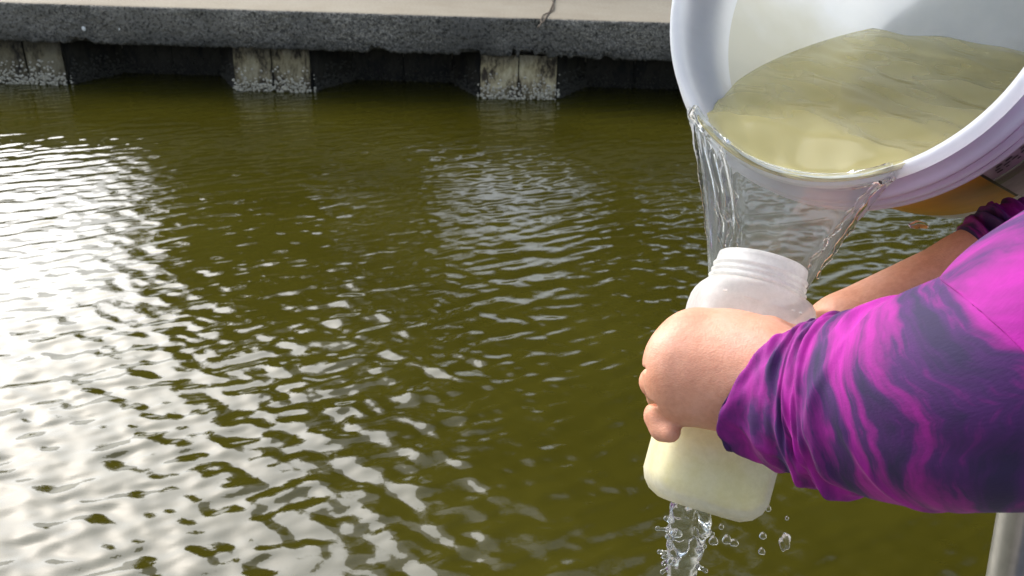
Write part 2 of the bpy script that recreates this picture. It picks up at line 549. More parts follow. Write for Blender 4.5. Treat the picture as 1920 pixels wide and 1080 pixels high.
# ---- seawall
wall = empty('seawall', (0, WALL_Y, 0))
tag(wall, 'old concrete seawall with a rough dark cap overhanging pale barnacled sheet piles', 'seawall')
def nz(x, y, s=1.0):
    return (np.sin(x * 7.1 * s + 1.3 * np.sin(y * 5.3 * s)) + np.sin(x * 13.7 * s + y * 9.1 * s + 2) * .6 + np.sin(x * 29.3 * s - y * 23 * s + 1) * .4) / 2
# cap: profile swept along x with a rough front face
cx = np.concatenate([np.linspace(-30, -5.2, 60, endpoint=False), np.arange(-5.2, 4.2, .014), np.linspace(4.2, 30, 60)])
prof = [(.58, CAP_T), (.30, CAP_T), (.10, CAP_T), (.03, CAP_T), (.008, CAP_T - .004), (0, CAP_T - .014)]
prof += [(0, z) for z in np.linspace(CAP_T - .028, CAP_B + .02, 22)]
prof += [(.006, CAP_B + .006), (.025, CAP_B), (.12, CAP_B), (.58, CAP_B)]
prof = np.array(prof)
CX, K = np.meshgrid(cx, np.arange(len(prof)), indexing='ij')
CY = WALL_Y + prof[K, 0]; CZ = prof[K, 1].copy()
front = ((K >= 3) & (K <= len(prof) - 2)).astype(float)
rough = rng.normal(size=CX.shape)
rough = (rough + np.roll(rough, 1, 0) + np.roll(rough, 1, 1)) / 2.2
CY += front * (.0045 * rough + .006 * nz(CX, CZ * 3) + .010 * nz(CX * .35, CZ))
low = ((K >= len(prof) - 6) & (K <= len(prof) - 3)).astype(float)
chip = np.clip(nz(CX * 1.7, 3.1) * nz(CX * .23 + 2, 1) - .10, 0, 1) * .08
chip = chip + .05 * np.exp(-((CX + .05) / .45) ** 2) * (nz(CX * 2.1, .4) > .1)
CZ += low * (chip + .004 * rough)
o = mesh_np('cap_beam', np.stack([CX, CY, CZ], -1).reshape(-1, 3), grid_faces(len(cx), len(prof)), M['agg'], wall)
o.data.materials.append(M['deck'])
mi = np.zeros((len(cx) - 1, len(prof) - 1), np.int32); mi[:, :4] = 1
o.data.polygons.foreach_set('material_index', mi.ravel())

# sheet piles: pairs standing forward, flanks and deep bays between
def pile(xa, ya, xb, yb, nx=14, nzv=12, key=0.):
    d = np.array([xb - xa, yb - ya]); L = np.linalg.norm(d); d /= L; nrm = np.array([d[1], -d[0]])
    u = np.linspace(0, 1, nx); v = np.linspace(-1.4, CAP_B + .01, nzv)
    U, Vv = np.meshgrid(u, v, indexing='ij')
    edge = np.minimum(U, 1 - U) * L
    bulge = .012 * np.clip(edge / .02, 0, 1) + .007 * nz(U * 3 + key, Vv * 2 + key) 
    th_ = .09
    Pf = np.stack([xa + d[0] * L * U + nrm[0] * bulge, ya + d[1] * L * U + nrm[1] * bulge, Vv], -1)
    Pb = np.stack([xa + d[0] * L * U - nrm[0] * th_, ya + d[1] * L * U - nrm[1] * th_, Vv], -1)
    n = nx * nzv
    f = grid_faces(nx, nzv)
    rim = [i * nzv for i in range(nx)] + [(nx - 1) * nzv + j for j in range(1, nzv)] + [i * nzv + nzv - 1 for i in range(nx - 2, -1, -1)] + [j for j in range(nzv - 2, 0, -1)]
    rim = np.array(rim); r2 = np.roll(rim, -1)
    side = np.stack([rim, r2, r2 + n, rim + n], -1)
    return np.vstack([Pf.reshape(-1, 3), Pb.reshape(-1, 3)]), np.vstack([f[:, ::-1], f + n, side])
PER, YF, YB = 1.95, WALL_Y + .04, WALL_Y + .54
lines = []
for c in range(-7, 8):
    x0 = -.0 + c * PER
    segs = [(x0 - .30, YF, x0 - .004, YF), (x0 + .004, YF + .004, x0 + .30, YF), (x0 + .305, YF + .03, x0 + .56, YB), (x0 + .565, YB, x0 + .975, YB), (x0 + .98, YB, x0 + 1.385, YB), (x0 + 1.39, YB, x0 + 1.645, YF + .03)]
    for k, s_ in enumerate(segs):
        v, f = pile(*s_, key=c * 3.7 + k)
        o = mesh_np('sheet_pile', v, f, (M['pile_dim'] if c == -2 else M['pile_mid'] if c == -1 else M['pile']) if k < 2 else M['pile_shade'], wall, smooth=False)  # flank and bay panels have the shade under the cap painted in
        lines.append(s_)
# barnacles crusting the waterline
bv = np.array([[math.cos(a), 0, math.sin(a)] for a in np.linspace(0, 2 * np.pi, 6, endpoint=False)])
vs, fs, off = [], [], 0
for (xa, ya, xb, yb) in lines:
    if max(abs(xa), abs(xb)) > 7: continue
    d = np.array([xb - xa, yb - ya]); L = np.linalg.norm(d); d /= L; nr = np.array([d[1], -d[0]])
    nb = int(L * (560 if ya < WALL_Y + .2 else 260))
    for _ in range(nb):
        u = random.random() * L; z = min(.30, abs(random.gauss(0, .055)) + .0 if random.random() < .85 else random.random() * .2)
        r = random.uniform(.004, .013); h = random.uniform(.006, .02)
        c = np.array([xa + d[0] * u + nr[0] * .012, ya + d[1] * u + nr[1] * .012, z])
        a0 = random.random() * 6
        ring = [c + r * (math.cos(a0 + q * 1.2566) * np.array([d[0], d[1], 0]) + math.sin(a0 + q * 1.2566) * np.array([0, 0, 1.])) for q in range(5)]
        top = [c + .5 * (p_ - c) + h * np.array([nr[0], nr[1], 0]) for p_ in ring]
        vs += ring + top
        for q in range(5): q2 = (q + 1) % 5; fs.append((off + q, off + q2, off + 5 + q2, off + 5 + q))
        fs.append((off + 5, off + 6, off + 7, off + 8)); off += 10
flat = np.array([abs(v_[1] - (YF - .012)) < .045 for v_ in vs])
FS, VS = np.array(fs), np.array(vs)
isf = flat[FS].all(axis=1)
for nm, mt_, sel in (('barnacle_crust', 'barnacle', isf), ('shade_dark_barnacle_crust', 'barnacle_dark', ~isf)):  # barnacles off the front faces get a colour darkened to stand for shade
    f_ = FS[sel]; us, inv = np.unique(f_, return_inverse=True)
    o = mesh_np(nm, VS[us], inv.reshape(-1, 4), M[mt_], wall, smooth=False)
    tag(o, kind='stuff')
bm = bmesh.new()
box(bm, (-30, YB + .12, -3), (30, YB + 2.0, CAP_B - .002))
bm_obj('earth_fill', bm, M['pile_shade'], None)['kind'] = 'structure' 
# two white shells stuck on the cap
for px, py, r in ((157, 54, .015), (223, 54, .011)):
    d = (WALL_Y - .006) / 1.0
    ray = P(px, py, 1) - cpos; q = cpos + ray * (WALL_Y - .004) / ray[1]
    bm = bmesh.new()
    bmesh.ops.create_icosphere(bm, subdivisions=2, radius=r)
    for v in bm.verts:
        v.co.y *= .45; v.co.z *= 1.35; v.co += Vector(q) + Vector((random.uniform(-.002, .002), 0, random.uniform(-.002, .002)))
    bm_obj('shell', bm, M['shell'], wall, True)

# dry stems lying on the pavement edge
def on_deck(px, py):
    ray = P(px, py, 1) - cpos
    return cpos + ray * (CAP_T + .004 - CAM_H) / ray[2]
st = [on_deck(*p) for p in ((1008, 52), (1022, 36), (1034, 14), (1042, -12), (1046, -40))]
dl = tube('dry_stem', st, [.006, .006, .007, .007, .006], M['stem'], None, 6, 30)
tag(dl, 'thin dark curved dry stem lying across the pale pavement edge', 'stem')
st = [on_deck(*p) + np.array([0, 0, .004]) for p in ((1014, 46), (1018, 30), (1038, 18), (1030, -6), (1000, -14))]
dl = tube('dry_stem', st, [.004, .0045, .0045, .004, .004], M['stem'], None, 6, 30)
tag(dl, 'thinner kinked dry stem crossing beside the longer stem on the pavement', 'stem')

# ---- big trees on the far bank (their reflection makes the right of the canal dark)
def tree(x, y, h, rad, label, n=5200, seed=0):
    r = np.random.default_rng(seed)
    t = empty('broadleaf_tree', (x, y, CAP_T))
    tag(t, label, 'tree', 'big trees on the bank behind the seawall')
    tube('trunk', [(x, y, CAP_T - .2), (x + .15, y, h * .3), (x - .1, y + .1, h * .6), (x, y, h * .85)], [.34, .26, .18, .06], M['bark'], t, 10, 24)
    for k in range(6):
        a = k * 1.05 + r.random(); z = h * (.28 + .08 * k)
        tube('limb', [(x, y, z), (x + math.cos(a) * rad * .4, y + math.sin(a) * rad * .4, z + h * .1), (x + math.cos(a) * rad * .8, y + math.sin(a) * rad * .8, z + h * .18)], [.12, .08, .03], M['bark'], t, 7, 12)
    # clumps
    nc = 60
    cc = r.normal(size=(nc, 3)); cc /= np.linalg.norm(cc, axis=1)[:, None]
    cc *= (r.random(nc) ** .45)[:, None] * .85
    cen = np.array([x, y, CAP_T + h * .56]) + cc * np.array([rad, rad, h * .44])
    own = r.integers(0, nc, n)
    p = cen[own] + r.normal(size=(n, 3)) * .26 * rad * .62
    p[:, 2] = np.maximum(p[:, 2], CAP_T + 1.2)
    a = r.normal(size=(n, 3)); a /= np.linalg.norm(a, axis=1)[:, None]
    b = np.cross(a, r.normal(size=(n, 3))); b /= np.linalg.norm(b, axis=1)[:, None]
    s = r.uniform(.10, .22, n)[:, None]
    V = np.stack([p - a * s, p + b * s * .5, p + a * s, p - b * s * .5], 1).reshape(-1, 3)
    o = mesh_np('crown', V, np.arange(4 * n).reshape(-1, 4), M['leaf'], t, smooth=False)
tree(1.6, 13.5, 13.5, 3.6, 'tall dense tree behind the seawall, straight across the canal', 15000, 1)
tree(6.6, 11.8, 13.0, 3.8, 'broad dense tree behind the seawall, right of the tallest one', 15000, 2)
tree(12.5, 12.0, 12.0, 4.0, 'rounded tree farthest along the bank to the right', 9000, 3)
tree(-4.6, 14.8, 8.6, 2.2, 'shorter tree left of the tall ones, close behind the seawall', 8000, 5)
tree(-2.0, 17.5, 14.0, 3.2, 'looser tree set farther back from the seawall than the others', 8000, 4)

# ================================================================== NEAR DOCK (below and beside the camera)
DOCK_Z = .35
dock = empty('dock', (.9, -.3, 0))
tag(dock, 'low grey plank dock that the person stands on', 'dock')
for k in range(12):
    bm = bmesh.new(); x = .42 + k * .147
    box(bm, (x, -1.6, DOCK_Z - .035), (x + .14, 1.14, DOCK_Z), .004)
    bm_obj('plank', bm, M['plank'], dock)
for k in range(12):
    bm = bmesh.new(); x = -1.35 + k * .147
    box(bm, (x, -1.6, DOCK_Z - .035), (x + .14, .12, DOCK_Z), .004)
    bm_obj('plank', bm, M['plank'], dock)
for x, y in ((.55, 1.0), (2.0, 1.0), (.55, -1.4), (2.0, -1.4), (-1.2, 0), (-1.2, -1.4)):
    tube('dock_post', [(x, y, -1.5), (x, y, -.5), (x, y, DOCK_Z - .04)], [.07, .07, .07], M['plank'], dock, 12, 6)

# rail post
pt, pb = P(1925, 905, 1.20), None
foot = np.array([pt[0] - .0, pt[1] - .06, DOCK_Z])
ray = P(1893, 1080, 1) - cpos
low_ = cpos + ray * 1.26
dirn = (low_ - pt) / np.linalg.norm(low_ - pt)
foot = pt + dirn * (DOCK_Z - pt[2]) / dirn[2]
topp = pt - dirn * .14
rail = empty('rail_post', tuple(foot))
tag(rail, 'dull metal tube post at the lower right corner under the sleeve', 'post')
tube('post_tube', [foot + (0, 0, .006), (foot + topp) / 2, topp], .029, M['alu'], rail, 32, 12)
bm = bmesh.new(); bmesh.ops.create_cone(bm, cap_ends=True, segments=28, radius1=.06, radius2=.055, depth=.012)
bmesh.ops.translate(bm, vec=Vector(foot) + Vector((0, 0, .006)), verts=bm.verts); bm_obj('base_flange', bm, M['alu'], rail)
bm = bmesh.new(); bmesh.ops.create_uvsphere(bm, u_segments=24, v_segments=12, radius=.031)
bmesh.ops.translate(bm, vec=Vector(topp), verts=bm.verts); bm_obj('post_cap', bm, M['alu'], rail, True)

# ================================================================== BUCKET
BC = np.array([.24166, .69451, 1.66837])
_t, _p = 1.189, -2.321
Bn = np.array([math.sin(_t) * math.cos(_p), math.sin(_t) * math.sin(_p), math.cos(_t)])     # out of the mouth
Bs = np.array([math.cos(_t) * math.cos(_p), math.cos(_t) * math.sin(_p), -math.sin(_t)])    # towards the spilling lip
Bw = np.cross(Bn, Bs)
bucket = bpy.data.objects.new('bucket', None); COL.objects.link(bucket)
bucket.matrix_world = Matrix([[Bs[i], Bw[i], Bn[i], BC[i]] for i in range(3)] + [[0, 0, 0, 1]])
tag(bucket, 'white plastic bucket tipped over, pouring yellowish water from its lip', 'bucket')
def local(o):
    o.parent = bucket; return o
def lathe(name, prof, mat, seg=160, a0=0, a1=2 * np.pi):
    full = abs(a1 - a0 - 2 * np.pi) < 1e-6
    a = np.linspace(a0, a1, seg, endpoint=not full)
    prof = np.array(prof)
    V = np.stack([prof[:, None, 0] * np.cos(a), prof[:, None, 0] * np.sin(a), np.broadcast_to(prof[:, None, 1], (len(prof), seg))], -1).reshape(-1, 3)
    o = mesh_np(name, V, grid_faces(len(prof), seg, full), mat)
    return local(o)
def rs(z):            # outer body radius at depth z behind the rim
    return .1475 - .048 * z
BD = .37
lip = [(.1445 + .0052 * math.cos(a), -.006 + .0075 * math.sin(a)) for a in np.linspace(R_(-60), R_(180), 14)]
outer = [(.0001, -BD), (rs(BD) - .01, -BD), (rs(BD), -BD + .008), (rs(.3), -.3), (rs(.2), -.2), (rs(.1), -.1), (rs(.062), -.0625), (rs(.058), -.058)]
collar = [(rs(.058), -.0595), (.1575, -.0595), (.1600, -.057), (.1600, -.0535), (.1575, -.052), (.1505, -.0505), (.1500, -.0455), (.1575, -.044), (.1600, -.0415), (.1598, -.0385),
          (.1570, -.037), (.1500, -.0355), (.1495, -.0295), (.1560, -.028), (.1580, -.0255), (.1575, -.0225), (.1550, -.0205), (.1490, -.019), (.1485, -.012)]
lathe('bucket_shell', outer, M['bucket'])
lathe('collar', collar + lip[:1], M['bucket_solid'])
lathe('rim', lip, M['bucket'])
inner = [(lip[-1][0], lip[-1][1]), (.1388, -.02), (.1385, -.045), (.1360, -.050), (.1355, -.075), (.1375, -.078), (.1370, -.10), (.1345, -.16), (.1300, -.25), (.1262, -BD + .016), (.1200, -BD + .006), (.0001, -BD + .005)]
lathe('inner_wall', inner, M['bucket_in'])
# labels on the outside
def patch(name, mat, a0, a1, z0, z1, off=.0012):
    zz_ = np.linspace(z0, z1, 6)
    prof = [(rs(z0) - .0002, -z0)] + [(rs(z) + off, -z) for z in zz_] + [(rs(z1) - .0002, -z1)]
    return lathe(name, prof, mat, 48, R_(a0), R_(a1))
A1 = 47
patch('ochre_label', M['yellow'], -30, A1 - .8, .066, .30)
patch('label_border', M['print_'], A1 - .8, A1 + .2, .066, .30, .0014)
patch('grey_label', M['label'], A1 + .2, A1 + 90, .064, .33, .0012)
patch('green_band', M['green'], A1 + .3, A1 + 88, .17, .20, .0020)
vs, fs, off = [], [], 0
for row in range(9):
    z = .068 + row * .0098; a = A1 + 2.5 + random.random() * 3
    while a < A1 + 60:
        wd = random.uniform(.8, 2.6); hgt = random.uniform(.0030, .0055)
        if random.random() < .8:
            for (aa, zz_) in ((a, z), (a + wd, z), (a + wd, z + hgt), (a, z + hgt)):
                r = rs(zz_) + .0019; vs.append((r * math.cos(R_(aa)), r * math.sin(R_(aa)), -zz_))
            fs.append((off, off + 1, off + 2, off + 3)); off += 4
        a += wd + random.uniform(.5, 1.3)
o = local(mesh_np('label_print', vs, fs, M['print_'], smooth=False)); tag(o, kind='stuff')
# big smudged symbol on the label
vs, fs = [], []
for k, (da, dz) in enumerate(((0, 0), (3.2, .004), (1.4, .010), (4.2, .012))):
    a, z = A1 + 7 + da, .072 + dz; b = len(vs)
    for (aa, zz_) in ((a, z), (a + 2.6, z + .003), (a + 2.2, z + .007), (a - .4, z + .005)):
        r = rs(zz_) + .0023; vs.append((r * math.cos(R_(aa)), r * math.sin(R_(aa)), -zz_))
    fs.append((b, b + 1, b + 2, b + 3))
local(mesh_np('label_symbol', vs, fs, M['print_'], smooth=False))
# bail handle hanging behind (out of the picture)
ha = np.linspace(0, np.pi, 24)
hp = [(.157 * math.cos(a) , -.157 * math.cos(a) * 0, 0) for a in ha]
pts = [BC + Bw * .1635 * math.cos(a) - Bs * .1665 * math.sin(a) - Bn * .048 for a in ha]
hd = tube('handle', pts, .0022, M['alu'], None, 8, 60)
hd.parent = bucket; hd.matrix_parent_inverse = bucket.matrix_world.inverted()

# ---- water in the bucket: everything inside below the level of the lip
def rin(z): return float(np.interp(z, [0.0, .02, .045, .05, .075, .10, .16, .25, .354], [.1435, .1378, .1372, .1350, .1345, .1355, .1333, .1288, .1250]))
zr = np.concatenate([np.linspace(.0035, -.03, 22), np.linspace(-.034, -.348, 90)])
NTOP, NARC = 70, 50
P0 = .116
rings = []
for bz_ in zr:
    zd = -bz_
    z_pl = BC[2] + P0 * Bs[2] + .078 * max(zd, 0)                       # the pool heaps up away from the lip
    lv_ = (z_pl - BC[2] - bz_ * Bn[2]) / Bs[2]
    R0 = rin(max(zd, 0)) - .0008 + (.003 if bz_ > 0 else 0)
    lv_ = min(max(lv_, -R0 * .97), R0 * .97)
    phi = math.acos(lv_ / R0)
    c_ = R0 * math.sin(phi)
    fb = np.clip((bz_ + .028) / .0315, 0, 1); fb = fb * fb * (3 - 2 * fb)
    vt = np.linspace(-1, 1, NTOP)
    by_ = c_ * np.sin(vt * np.pi / 2)
    rip = .0011 * np.sin(by_ * 95 + 2.2 * np.sin(zd * 40)) + .0016 * np.sin(zd * 105 + by_ * 22 + 1.5 * np.sin(by_ * 30)) + .0011 * np.sin(zd * 60 - by_ * 48 + 1) + .0005 * np.sin(zd * 240 + by_ * 90)
    tx_ = lv_ + (rip + .0006 * np.sin(zd * 330 + by_ * 60) * np.exp(-zd / .05) + .0007 * np.sin(by_ * 210 + zd * 90) * np.exp(-zd / .06)) * (1 - vt ** 4) * .85
    aa_ = phi * np.sin(vt * np.pi / 2)
    film = R0 - .0022 - .0006 * np.sin(aa_ * 14) - .0005 * np.sin(aa_ * 33 + zd * 300)
    X_ = tx_ * (1 - fb) + film * np.cos(aa_) * fb
    Y_ = by_ * (1 - fb) + film * np.sin(aa_) * fb
    ab = np.linspace(phi, -phi, NARC + 2)[1:-1]
    X_ = np.r_[X_, R0 * np.cos(ab)]; Y_ = np.r_[Y_, R0 * np.sin(ab)]
    rings.append(BC + X_[:, None] * Bs + Y_[:, None] * Bw + bz_ * Bn)
nr_ = NTOP + NARC
Vb = np.vstack(rings)
fb_ = grid_faces(len(zr), nr_, True)
cap = []
for base in (0, (len(zr) - 1) * nr_):
    for k in range(1, nr_ // 2):
        cap.append((base + k - 1, base + k, base + nr_ - 1 - k, base + nr_ - k))
bwater = mesh_np('bucket_water', Vb, np.vstack([fb_, np.array(cap)]), M['bwater'])
_b = bmesh.new(); _b.from_mesh(bwater.data); bmesh.ops.recalc_face_normals(_b, faces=_b.faces); _b.to_mesh(bwater.data); _b.free()
tag(bwater, 'cloudy olive-yellow water lying in the tipped white bucket', 'water')

# ================================================================== BOTTLE
MT = P(1432, 487, .712)                   # centre of the mouth
al, be = R_(17.0), R_(8)
ax_c = (math.sin(al) * math.cos(be), math.cos(al) * math.cos(be), math.sin(be))       # camera right, up, forward
Ba = rt * ax_c[0] + up * ax_c[1] + fw * ax_c[2]          # bottle axis, towards the mouth
Bx = rt * math.cos(al) - up * math.sin(al); Bx -= Ba * (Bx @ Ba); Bx /= np.linalg.norm(Bx)
By = np.cross(Ba, Bx)
bottle = bpy.data.objects.new('sample_bottle', None); COL.objects.link(bottle)
LB = .2065
bo = MT - Ba * .211
bottle.matrix_world = Matrix([[Bx[i], By[i], Ba[i], bo[i]] for i in range(3)] + [[0, 0, 0, 1]])
tag(bottle, 'milky white wide-mouth plastic bottle being filled, held in one hand', 'bottle')
def loft(name, rows, mat, seg=96, close=True):
    a = np.linspace(0, 2 * np.pi, seg, endpoint=False)
    V = []
    for z, hw, hd_, e in rows:
        c, s = np.cos(a), np.sin(a)
        V.append(np.stack([hw * np.sign(c) * np.abs(c) ** (2 / e), hd_ * np.sign(s) * np.abs(s) ** (2 / e), np.full(seg, z)], -1))
    V = np.array(V).reshape(-1, 3)
    o = mesh_np(name, V, grid_faces(len(rows), seg, True), mat)
    o.parent = bottle
    return o
hw, hd_ = .0455, .0395
Z0 = .006
rows = [(.006, .0001, .0001, 2), (.005, .02, .018, 3), (.001, hw - .022, hd_ - .020, 3.6), (.0015, hw - .015, hd_ - .014, 3.8), (.0055, hw - .0075, hd_ - .007, 4), (.012, hw - .0025, hd_ - .0025, 4.2), (.020, hw, hd_, 4.4), (.05, hw, hd_, 4.6)]
rows += [(z, hw + .0004 * math.sin(z * 300), hd_, 4.6) for z in np.linspace(.06, .13, 8)]
rows += [(.145, hw + .0008, hd_, 4.4), (.160, hw + .0014, hd_, 4.2), (.1675, hw + .0006, hd_, 4.0), (.1720, hw - .0010, .0392, 3.8), (.1752, hw - .0030, .0390, 3.4), (.1778, .0400, .0386, 2.6), (.1793, .0384, .0382, 2.1), (.1798, .0366, .0366, 2),
         (.1805, .0362, .0362, 2), (.1815, .0385, .0385, 2), (.1835, .0390, .0390, 2), (.1850, .0372, .0372, 2),
         (.1875, .0362, .0362, 2), (.1890, .0378, .0378, 2), (.1905, .0380, .0380, 2), (.1918, .0362, .0362, 2), (.1945, .0360, .0360, 2),
         (.1960, .0376, .0376, 2), (.1976, .0378, .0378, 2), (.1990, .0360, .0360, 2), (.2060, .0358, .0358, 2), (.2100, .0354, .0354, 2), (.2110, .0345, .0345, 2),
         (.2105, .0330, .0330, 2), (.2060, .0326, .0326, 2), (.190, .0324, .0324, 2), (.178, .0330, .0330, 2)]
rows = [(z if z > .03 else z + Z0, a_, b_, e_) for z, a_, b_, e_ in rows]
rows = [(z if z < .13 else z + .006 * (z - .13) / .05 if z < .18 else .186 + (z - .18) * .745, a_, b_, e_) for z, a_, b_, e_ in rows]
loft('bottle_shell', rows, M['hdpe'])
# embossed marks on the shoulder
bm = bmesh.new()
for x, wd in ((-.034, .003), (-.018, .012), (.004, .010), (.020, .0025), (.026, .002)):
    box(bm, (x, -hd_ - .0012 + .001, .1695), (x + wd, -hd_ + .002, .1707))
o = bm_obj('embossed_mark', bm, M['hdpe']); o.parent = bottle
# its contents
lv = MT[2] - .105
rows2 = [(.014, .0001, .0001, 2), (.014, hw - .022, hd_ - .02, 3.6), (.018, hw - .009, hd_ - .008, 4), (.027, hw - .003, hd_ - .003, 4.4), (.06, hw - .003, hd_ - .003, 4.6), (.14, hw - .003, hd_ - .003, 4.4), (.158, hw - .005, hd_ - .005, 4), (.160, .0001, .0001, 2)]
wo = loft('contents_tmp', rows2, M['contents'], 64)
bm = bmesh.new(); bm.from_mesh(wo.data)
bmesh.ops.remove_doubles(bm, verts=bm.verts, dist=.0004)
MW = bottle.matrix_world.copy()
nl = (MW.to_3x3().inverted() @ Vector((0, 0, 1))); pl = MW.inverted() @ Vector((MT[0], MT[1], lv))
r_ = bmesh.ops.bisect_plane(bm, geom=bm.verts[:] + bm.edges[:] + bm.faces[:], plane_co=pl, plane_no=nl, clear_outer=True)
ee = [e for e in bm.edges if e.is_boundary]
bmesh.ops.triangle_fill(bm, edges=ee, use_beauty=True)
bm.transform(MW)
bpy.data.objects.remove(wo)
o = bm_obj('bottle_water', bm, M['contents'], None, True)
tag(o, 'pale yellow water seen through the milky bottle wall', 'water')

# ================================================================== FALLING WATER
# sheet pouring off the lip into the bottle
NU, NV = 90, 80
uu = np.linspace(-1, 1, NU); vv = np.linspace(0, 1, NV)
ang = R_(-3) + uu * R_(36)
mouth_c = MT - np.array([0, 0, .016])
G = np.zeros((NU, NV, 3)); T = np.zeros((NU, NV))
fallen = .135
for i, a in enumerate(ang):
    e = BC + (.1500) * (math.cos(a) * Bs + math.sin(a) * Bw) - Bn * .004
    inn = BC + .1395 * (math.cos(a) * Bs + math.sin(a) * Bw) + Bn * .0035
    # target on a bent arc around the bottle mouth
    tx = mouth_c + rt * (uu[i] * .037 - .001) + fw * (.010 - .012 * uu[i] ** 2 - .008 * uu[i])
    for j, s in enumerate(vv):
        if s < .10:
            f = s / .10
            p = inn * (1 - f) + (e + Bn * .003) * f + np.array([0, 0, .004 * math.sin(math.pi * f)])
        else:
            f = (s - .10) / .90
            dz = fallen * f ** 1.35
            g = f ** .8
            top_h = e + Bn * .003 * (1 - f)
            p = np.array([top_h[0] * (1 - g) + tx[0] * g, top_h[1] * (1 - g) + tx[1] * g, top_h[2] - (top_h[2] - (tx[2] - .012)) * f ** 1.15])
        G[i, j] = p
        edge = abs(uu[i])
        T[i, j] = .0008 + .0014 * math.exp(-((edge - .96) / .05) ** 2) + .0011 * math.exp(-((uu[i] + .72 + .10 * math.sin(s * 9)) / .06) ** 2) \
            + .0010 * math.exp(-((uu[i] + .50 - .16 * s) / .05) ** 2) + .0006 * math.exp(-((uu[i] - .80 + .10 * math.sin(s * 7 + 1)) / .05) ** 2)
nn = np.cross(np.gradient(G, axis=0), np.gradient(G, axis=1)); nn /= np.linalg.norm(nn, axis=2)[..., None] + 1e-9
UU, VV = np.meshgrid(uu, vv, indexing='ij')
wob = .0006 * np.sin(UU * 11 + 1.5 * np.sin(VV * 4)) * np.clip(VV * 4 - .4, 0, 1) + .0013 * np.sin(UU * 38 + VV * 5 + 2 * np.sin(VV * 9)) * np.exp(-((UU + .65) / .25) ** 2) * np.clip(VV * 4 - .4, 0, 1)
G = G + nn * wob[..., None]
A_, B_ = G + nn * T[..., None], G - nn * T[..., None]
n = NU * NV; f = grid_faces(NU, NV)
rim = np.array([i * NV for i in range(NU)] + [(NU - 1) * NV + j for j in range(1, NV)] + [i * NV + NV - 1 for i in range(NU - 2, -1, -1)] + [j for j in range(NV - 2, 0, -1)])
r2 = np.roll(rim, -1)
o = mesh_np('pouring_water', np.vstack([A_.reshape(-1, 3), B_.reshape(-1, 3)]), np.vstack([f, f[:, ::-1] + n, np.stack([rim, rim + n, r2 + n, r2], -1)]), M['aerated'])
sheet = o
tag(o, 'clear sheet of water falling from the bucket lip into the bottle mouth', 'water')
# thin ropes of water that miss the mouth on either side
lp_ = BC + .150 * (math.cos(R_(-39)) * Bs + math.sin(R_(-39)) * Bw)
rp_ = BC + .150 * (math.cos(R_(33)) * Bs + math.sin(R_(33)) * Bw)
Fr = Field(np.array([.04, .48, 1.36]), np.array([.34, .80, 1.60]), .0016)
def rope(a, b, r0_, r1_, wv, n=30, tw=3.0):
    pts = []; rr_ = []
    for k in range(n):
        f_ = k / (n - 1)
        q_ = a + (b - a) * np.array([f_ ** .85, f_ ** .85, f_])
        pts.append(q_ + rt * wv * math.sin(f_ * 9 * tw) * f_ + fw * wv * math.cos(f_ * 7 * tw) * f_)
        rr_.append(r0_ + (r1_ - r0_) * f_ + .0004 * math.sin(f_ * 40))
    Fr.chain(pts, rr_, .0015)
rope(lp_ + (0, 0, .004), P(1338, 540, .735), .0030, .0010, .0008)
rope(lp_ + rt * .010 - (0, 0, .004), P(1358, 478, .725), .0026, .0016, .0016)
rope(lp_ + rt * .024 - (0, 0, .008), P(1372, 490, .715), .0028, .0018, .0022)
rope(lp_ + rt * .030 - (0, 0, .010), P(1392, 492, .715), .0022, .0014, .0018)
rope(rp_ + (0, 0, .003), P(1530, 522, .705), .0028, .0012, .0010)
rope(rp_ - rt * .010 - (0, 0, .004), P(1512, 505, .705), .0022, .0012, .0016)
v, q = Fr.mesh(); v = relax(v, q, 1)
o = mesh_np('water_ropes', v, q, M['clear'], sheet)
# the run-off leaving the foot of the bottle
sp = P(1296, 962, .70)
fs_ = Field(sp + np.array([-.045, -.04, -.26]), sp + np.array([.05, .04, .02]), .0012)
rg = np.random.default_rng(3)
for k in range(20):
    px_ = rg.uniform(-.010, .012); py_ = rg.uniform(-.006, .006); ph_ = rg.uniform(0, 6)
    pts = []
    for z in np.linspace(.008, -.25, 26):
        wdt = 1 + .35 * math.sin(z * 40 + 1)
        pts.append(sp + np.array([px_ * wdt + .004 * math.sin(z * 70 + ph_), py_ + .003 * math.cos(z * 85 + ph_), z]))
    fs_.chain(pts, [rg.uniform(.0026, .0052) for _ in pts], .0030)
for k in range(11):
    z = -rg.uniform(.004, .10); s_ = rg.choice([-1, 1]); L = rg.uniform(.006, .018)
    a = sp + np.array([s_ * .010, rg.uniform(-.006, .006), z]); b = a + np.array([s_ * L, rg.uniform(-.008, .008), rg.uniform(-.004, .009)])
    fs_.cap(a, b, .0026, .0011, .003); fs_.cap(b, b + 1e-4, .0022, .0022, .001)
v, q = fs_.mesh(); v = relax(v, q, 1)
tp_ = sp + np.array([.002, 0, -.24]); 
fs2 = Field([tp_[0] - .05, tp_[1] - .05, -.02], [tp_[0] + .05, tp_[1] + .05, tp_[2] + .01], .003)
for k in range(6):
    a0 = k * 1.05
    pts = [np.array([tp_[0] + .011 * math.cos(a0 + z * 12), tp_[1] + .009 * math.sin(a0 + z * 12), z]) for z in np.linspace(tp_[2], 0, 30)]
    fs2.chain(pts, [.0055] * 30, .005)
v2, q2 = fs2.mesh()
v, q = join_np([(v, q), (v2, q2)])
tag(mesh_np('spilling_water', v, q, M['splash']), 'splashing clear run-off dropping from the foot of the bottle', 'water')
